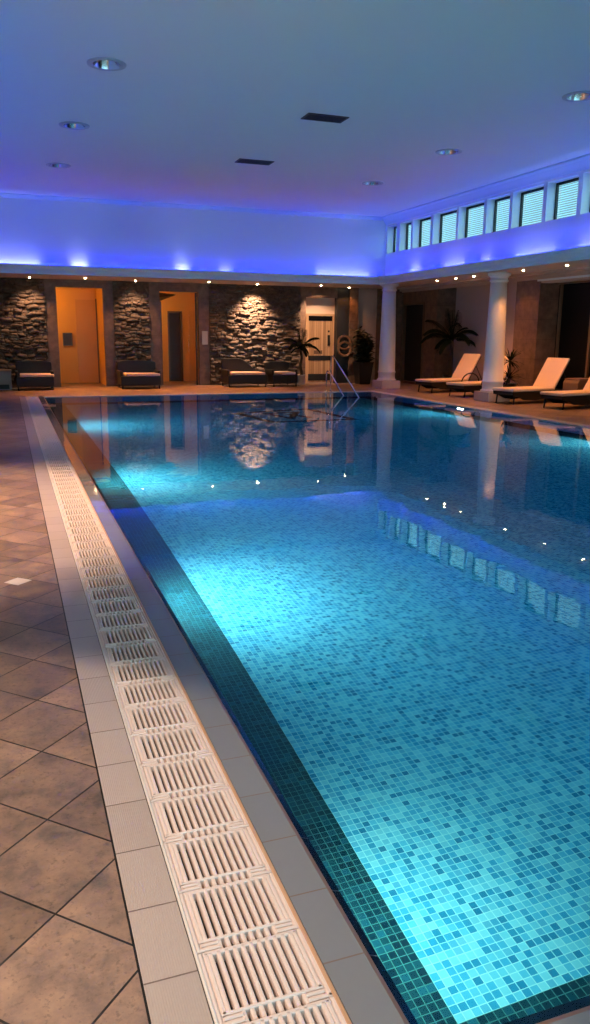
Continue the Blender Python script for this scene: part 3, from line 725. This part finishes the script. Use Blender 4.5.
# ------------------------------------------------------------------ sun loungers
def lounger(x, y, a, label, arm=False):
    r = empty('sun_lounger', (x, y, 0), a); tag(r, label, 'sun lounger', 'sun loungers beside the pool')
    W = .62; zt = .27; L1_, Lb, th = 1.32, .80, math.radians(56)
    # local: x foot->head, y from 0 to -W
    fr = MB()
    prof = [(0.02, zt), (0.03, .20), (.18, .17), (.38, .09), (.75, .07), (1.0, .10), (1.3, .07), (1.7, .09), (1.95, .18), (1.95, zt)]
    fr.prism(prof, 'y', -.02, -.06); fr.prism(prof, 'y', -W+.06, -W+.02)
    fr.box(.02, 1.95, -W+.04, -.04, zt-.03, zt); fr.box(.02, .06, -W+.04, -.04, .2, zt); fr.box(1.90, 1.95, -W+.04, -.04, .2, zt)
    fr.build('frame', M['wicker'], r)
    for lx in (.12, 1.72):
        for ly in (-.06, -W+.06):
            l = MB(); l.tube([(lx, ly, .2), (lx-(.03 if lx < 1 else -.03), ly, .0)], [.020, .014], 8); l.build('leg', M['dark_metal'], r)
    sp = MB(); sp.box(0, L1_, -W, 0, zt+.004, zt+.065); sp.build('seat_cushion', M['cushion'], r, bevel=.022, seg=3)
    # back: rotated slab
    bk = MB(); c_, s_ = math.cos(th), math.sin(th); t = .055
    def bp_(u, v): return (L1_-.02+u*c_-v*s_, zt+.015+u*s_+v*c_)
    bk.prism([bp_(0, 0), bp_(Lb, 0), bp_(Lb, t), bp_(0, t)], 'y', -W, 0); bk.build('back_cushion', M['cushion'], r, bevel=.022, seg=3)
    bf = MB(); bf.prism([bp_(0, -.03), bp_(Lb-.03, -.03), bp_(Lb-.03, -.002), bp_(0, -.002)], 'y', -W+.02, -.02); bf.build('backrest_frame', M['wicker'], r)
    st = MB()
    for ly in (-.08, -W+.08): st.tube([(L1_+.33, ly, zt+.38), (L1_+.58, ly, zt-.01)], .010, 6)
    st.build('back_strut', M['dark_metal'], r)
    if arm:
        am = MB(); pts = [(.56+.30*(1-math.cos(q)), .03, zt+.02+.24*math.sin(q)) for q in [PI*k/14 for k in range(15)]]; am.tube(pts, .016, 8); am.build('armrest', M['wicker'], r)
        am = MB(); am.tube([(p[0], -W-.03, p[2]) for p in pts], .016, 8); am.build('armrest', M['wicker'], r)
    return r
AX = math.radians(13)
lounger(9.92, 18.45, AX, 'cream cushioned sun lounger farthest back, half hidden by the one with curved arms')
lounger(10.00, 17.02, AX, 'cream cushioned sun lounger with curved dark arms, partly behind the nearer column', True)
lounger(9.98, 15.00, math.radians(12), 'cream cushioned sun lounger right in front of the nearer column')
lounger(10.28, 13.72, math.radians(10), 'cream cushioned sun lounger nearest the camera, cut by the right picture edge')
# wicker side table between the two near loungers
r = empty('side_table', (11.78, 14.36, 0), math.radians(10)); tag(r, 'square brown wicker side table between the two nearest sun loungers', 'side table')
MB().prism([(-.28, 0), (.28, 0), (.28, .46), (.23, .53), (-.23, .53), (-.28, .46)], 'y', -.21, .21).build('body', mat('brown_wicker', (.16, .085, .05), .6), r, bevel=.02)
MB().box(-.25, .25, -.20, .20, .53, .55).build('tabletop', mat('brown_top', (.22, .12, .07), .4), r, bevel=.006)
for lx in (-.25, .25):
    for ly in (-.22, .22): pass

# ------------------------------------------------------------------ wicker seats by the back wall
def seat(x0, x1, yf, label, slope, pad=None, backz=.72):
    W = x1-x0; r = empty('wicker_seat', ((x0+x1)/2, yf+.45, 0)); tag(r, label, 'seat', 'dark wicker seats along the stone wall')
    h = W/2
    b = MB(); b.box(-h+.02, h-.02, -.42, .38, .10, .33); b.build('base', M['wicker'], r, bevel=.02)
    for lx in (-h+.06, h-.06):
        for ly in (-.38, .34):
            l = MB(); l.tube([(lx, ly, .12), (lx, ly, 0)], [.022, .018], 8); l.build('leg', M['dark_metal'], r)
    n = 24; top = []
    for i in range(n+1):
        u = i/n
        if slope: z = backz if u < .45 else backz-(backz-.42)*(.5-.5*math.cos(PI*(u-.45)/.55))
        else: z = backz-.05*abs(2*u-1)**4
        top.append((-h+.03+u*(W-.06), z))
    poly = [(-h+.03, .30)]+top+[(h-.03, .30)]
    MB().prism(poly, 'y', .30, .40).build('backrest', M['wicker'], r, bevel=.015)
    p = pad or (-h+.10, h-.04)
    MB().box(p[0], p[1], -.43, .27, .335, .40).build('cushion', M['cushion'], r, bevel=.02, seg=3)
    for sg in (-1, 1):
        if slope and sg > 0: continue
        a = MB(); a.box(*sorted((sg*(h-.01), sg*(h-.08))), -.38, .34, .30, .47); a.build('armrest', M['wicker'], r, bevel=.02)
seat(.15, 1.10, 21.05, 'dark wicker seat with pale cushion at the left stone panel', False, (-.36, .46))
seat(2.72, 3.80, 20.98, 'dark wicker seat with pale cushion between the lobby and the corridor', False, (-.38, .50))
seat(5.62, 6.78, 21.08, 'long dark wicker seat with back sloping down to the right', True, (-.46, .50), .76)
seat(6.90, 7.68, 21.08, 'narrow dark wicker seat right of the sloping one by the potted palm', False, (-.12, .30), .68)
r = empty('waste_bin', (-.16, 21.55, 0)); tag(r, 'grey box bin with dark slot at the left picture edge', 'bin')
MB().box(-.22, .22, -.2, .2, 0, .48).build('body', mat('grey_box', (.32, .28, .25), .5), r, bevel=.01)
MB().box(-.12, .16, -.21, -.2, .03, .14).build('slot', M['black'], r)
MB().box(-.23, .23, -.21, .21, .48, .50).build('lid', mat('tan_lid', (.5, .35, .25), .5), r)

# grey plate on the pier
tag(MB().box(5.20, 5.36, YB-.075, YB-.051, 1.13, 1.50).build('wall_plate', M['grey_plate'], bevel=.004), 'blank grey rectangular plate on the brown pier right of the corridor', 'plate')
# dark framed picture in the lobby
r = empty('wall_frame', (1.66, 23.99, 1.24)); tag(r, 'small dark square panel on the orange lobby wall', 'panel')
MB().box(-.11, .11, -.03, .0, -.16, .16).build('panel', mat('dark_panel', (.05, .025, .012), .4), r)
fm = MB(); fm.box(-.13, -.11, -.04, 0, -.18, .18); fm.box(.11, .13, -.04, 0, -.18, .18); fm.box(-.11, .11, -.04, 0, .16, .18); fm.box(-.11, .11, -.04, 0, -.18, -.16); fm.build('frame', M['bronze'], r)
d = empty('door_5', (1.98, 23.985, 0)); tag(d, kind='structure')
MB().box(-.06, .52, -.03, .0, 0, 2.35).build('door_panel', mat('amber_door', (.70, .37, .09), .45), d)
MB().box(.50, .53, -.05, .0, 0, 2.38).build('door_frame', M['bronze'], d)

# two hanging rings
def ring(x, z, R, label, y):
    r = empty('lifebuoy', (x, y, z)); tag(r, label, 'lifebuoy', 'rings hanging on the dark pillar')
    MB().tube([(R*math.cos(2*PI*k/32), 0, R*math.sin(2*PI*k/32)) for k in range(32)], .035, 10, close=True).build('ring', M['rubber'], r)
    rp = MB(); rp.tube([((R+.03)*math.cos(2*PI*k/32), -.03, (R+.03)*math.sin(2*PI*k/32)) for k in range(32)], .009, 6, close=True); rp.build('grab_rope', M['trunk'], r)
    MB().tube([(0, .02, R), (0, .05, R+.06)], .008, 6).build('hook', M['dark_metal'], r)
ring(9.53, 1.20, .20, 'brown orange lifebuoy hanging on the dark pillar, the upper of two', 22.22)
ring(9.49, 1.02, .20, 'brown orange lifebuoy hanging on the dark pillar, the lower of two', 22.09)

# ------------------------------------------------------------------ pool handrails
def rail(x, ytop, ztop, yw, post, label):
    r = empty('pool_handrail', (x, 18.98, 0)); tag(r, label, 'handrail', 'chrome handrails at the far end of the pool')
    sl = ztop/(ytop-yw); yend = yw-.35
    pts = [(0, .0, 0), (0, .0, ztop-.12), (0, -.02, ztop-.04), (0, -.07, ztop)] if post else [(0, 0, 0), (0, 0, ztop-.12), (0, -.02, ztop-.04), (0, -.07, ztop)]
    y_ = ytop-18.98-.02
    pts += [(0, y_, ztop-.005), (.0, yend-18.98, ztop-(ytop-yend)*sl)]
    b = MB(); b.tube(pts, .019, 10); b.build('rail', M['chrome'], r)
    MB().lathe([(.045, 0), (.045, .012), (.02, .02)], n=16).build('flange', M['chrome'], r)
    q = pts[-1]
    b = MB(); b.tube([q, (0, q[1]-.03, q[2]-.06), (0, q[1]-.03, -1.30)], .019, 10); b.build('lower_post', M['chrome'], r)
rail(7.66, 18.80, .53, 17.87, True, 'short chrome pool handrail, the lower one with a visible post')
rail(7.78, 18.86, .91, 17.22, False, 'long chrome pool handrail, the higher one')

# ------------------------------------------------------------------ plants
def leafblade(b, p, d, length, width, droop, n=5):
    d = Vector(d).normalized(); side = d.cross(Vector((0, 0, 1)))
    if side.length < .01: side = Vector((1, 0, 0))
    side.normalize(); pos = Vector(p); vs = []
    for i in range(n+1):
        u = i/n; wd = width*math.sin(PI*min(1, .12+u*.88))**.7*(1 if i < n else .05)
        vs += [pos-side*wd/2, pos+Vector((0, 0, width*.15)), pos+side*wd/2]
        d = (d+Vector((0, 0, -droop/n))).normalized(); pos = pos+d*length/n
    b.add(vs, [(3*i+a, 3*i+a+1, 3*i+a+4, 3*i+a+3) for i in range(n) for a in (0, 1)])
def frond(b, base, az, el, L, droop, lw=.018, ll=.26, n=22):
    d = Vector((math.cos(az)*math.cos(el), math.sin(az)*math.cos(el), math.sin(el))); pos = Vector(base); pts = [pos.copy()]
    for i in range(n):
        d = (d+Vector((0, 0, -droop/n*(0.3+1.4*i/n)))).normalized(); pos = pos+d*L/n; pts.append(pos.copy())
        if i > 1:
            sd = d.cross(Vector((0, 0, 1))).normalized()
            l = ll*math.sin(PI*min(.97, .15+.8*i/n))**.6
            for sg in (-1, 1):
                leafblade(b, pos, sd*sg+d*.9+Vector((0, 0, -.25)), l, lw*2.4, .8, 3)
    b.tube(pts, [.011*(1-.8*i/n)+.002 for i in range(n+1)], 5)
def palm(x, y, trunk, R, n, pot, label, seed, az0=0, wdir=0):
    rnd = random.Random(seed); r = empty('potted_palm', (x, y, 0)); tag(r, label, 'palm')
    pot(r)
    tr = MB(); k = 14
    tr.tube([(0.02*math.sin(i*.8), 0.01*math.cos(i), .18+(trunk-.18)*i/k) for i in range(k+1)], [.045-.012*i/k+.004*(i % 2) for i in range(k+1)], 10); tr.build('trunk', M['trunk'], r)
    for i in range(n):
        az = az0+2*PI*i/n*1.0+rnd.uniform(-.15, .15); u = rnd.random()
        el = [1.35, .95, .55, .75, .25][i % 5]+rnd.uniform(-.1, .1); dr = [.25, 1.3, 1.9, 1.6, 1.7][i % 5]
        Rr = R*(1-.64*max(0, math.cos(az-wdir))*(1 if el < 1.2 else .2)); b = MB(); frond(b, (0, 0, trunk), az, el, Rr*rnd.uniform(.9, 1.1)*(.95 if el < 1.2 else .85), dr, .017, .22*Rr/.9); b.build('frond', M['leaf'], r)
def pot_round(rad, h, m):
    def f_(r):
        MB().lathe([(rad*.82, 0), (rad, h), (rad+.012, h), (rad+.012, h+.02), (rad-.012, h+.02), (rad-.015, h-.03), (.01, h-.03)], n=28, cap=True).build('pot', m, r)
    return f_
palm(11.62, 19.58, 1.32, .98, 17, pot_round(.19, .34, M['pot_black']), 'tall dark palm with arching fronds beside the dark door', 3, .3, .7)
palm(8.00, 21.80, 1.05, .66, 14, pot_round(.13, .27, M['pot_white']), 'small palm in a white pot left of the plank door', 5, .7, PI/2)

def bush(x, y, label, seed, pot, h0, h1, R, n, lw, ll, m):
    rnd = random.Random(seed); r = empty('potted_shrub', (x, y, 0)); tag(r, label, 'shrub'); pot(r)
    st = MB(); lf = MB()
    for s_ in range(9):
        az = rnd.uniform(0, 2*PI); q = rnd.uniform(.2, 1)*R*.8; zt = rnd.uniform(h0+.5*(h1-h0), h1-.05)
        p0 = Vector((.04*math.cos(az), .04*math.sin(az), h0-.1)); p1 = Vector((q*math.cos(az), q*math.sin(az), zt))
        pts = [p0.lerp(p1, k/6)+Vector((rnd.uniform(-.02, .02), rnd.uniform(-.02, .02), 0)) for k in range(7)]
        st.tube(pts, [.012-.0012*k for k in range(7)], 5)
        for k in range(n):
            u = rnd.uniform(.12, 1); p = p0.lerp(p1, u)+Vector((rnd.gauss(0, R*.25), rnd.gauss(0, R*.25), rnd.gauss(0, .04)))
            a2 = rnd.uniform(0, 2*PI); leafblade(lf, p, (math.cos(a2), math.sin(a2), rnd.uniform(-.2, .9)), ll*rnd.uniform(.7, 1.2), lw, .5, 3)
    st.build('stems', M['trunk'], r); lf.build('foliage', m, r)
def pot_square(a0, a1, h, m):
    def f_(r):
        b = MB(); b.add([(-a0,-a0,0),(a0,-a0,0),(a0,a0,0),(-a0,a0,0),(-a1,-a1,h),(a1,-a1,h),(a1,a1,h),(-a1,a1,h)], [(0,3,2,1),(0,1,5,4),(1,2,6,5),(2,3,7,6),(3,0,4,7),(4,5,6,7)]); b.build('pot', m, r, bevel=.008)
        b = MB(); t = .03
        for q in ((-a1-.01, a1+.01, -a1-.01, -a1+t), (-a1-.01, a1+.01, a1-t, a1+.01), (-a1-.01, -a1+t, -a1+t, a1-t), (a1-t, a1+.01, -a1+t, a1-t)): b.box(*q, h, h+.03)
        b.build('pot_rim', m, r)
    return f_
bush(9.97, 21.80, 'leafy shrub in a tall black square planter left of the far column', 11, pot_square(.17, .235, .62, M['pot_black']), .62, 1.68, .30, 120, .075, .16, M['leaf2'])
# spiky plant behind the nearer column
def spiky(x, y, label, seed):
    rnd = random.Random(seed); r = empty('potted_yucca', (x, y, 0)); tag(r, label, 'yucca'); pot_round(.18, .34, M['pot_black'])(r)
    b = MB(); b.tube([(0, 0, .3), (.02, .0, .6), (0, 0, .85)], .03, 8); b.build('trunk', M['trunk'], r)
    b = MB()
    for z0 in (.45, .85):
        for k in range(34):
            az = rnd.uniform(0, 2*PI); el = rnd.uniform(-.1, 1.4)
            leafblade(b, (0, 0, z0), (math.cos(az)*math.cos(el), math.sin(az)*math.cos(el), math.sin(el)), rnd.uniform(.28, .42), .035, .9, 5)
    b.build('foliage', M['leaf'], r)
spiky(11.08, 15.98, 'spiky potted yucca just right of the nearer column', 21)
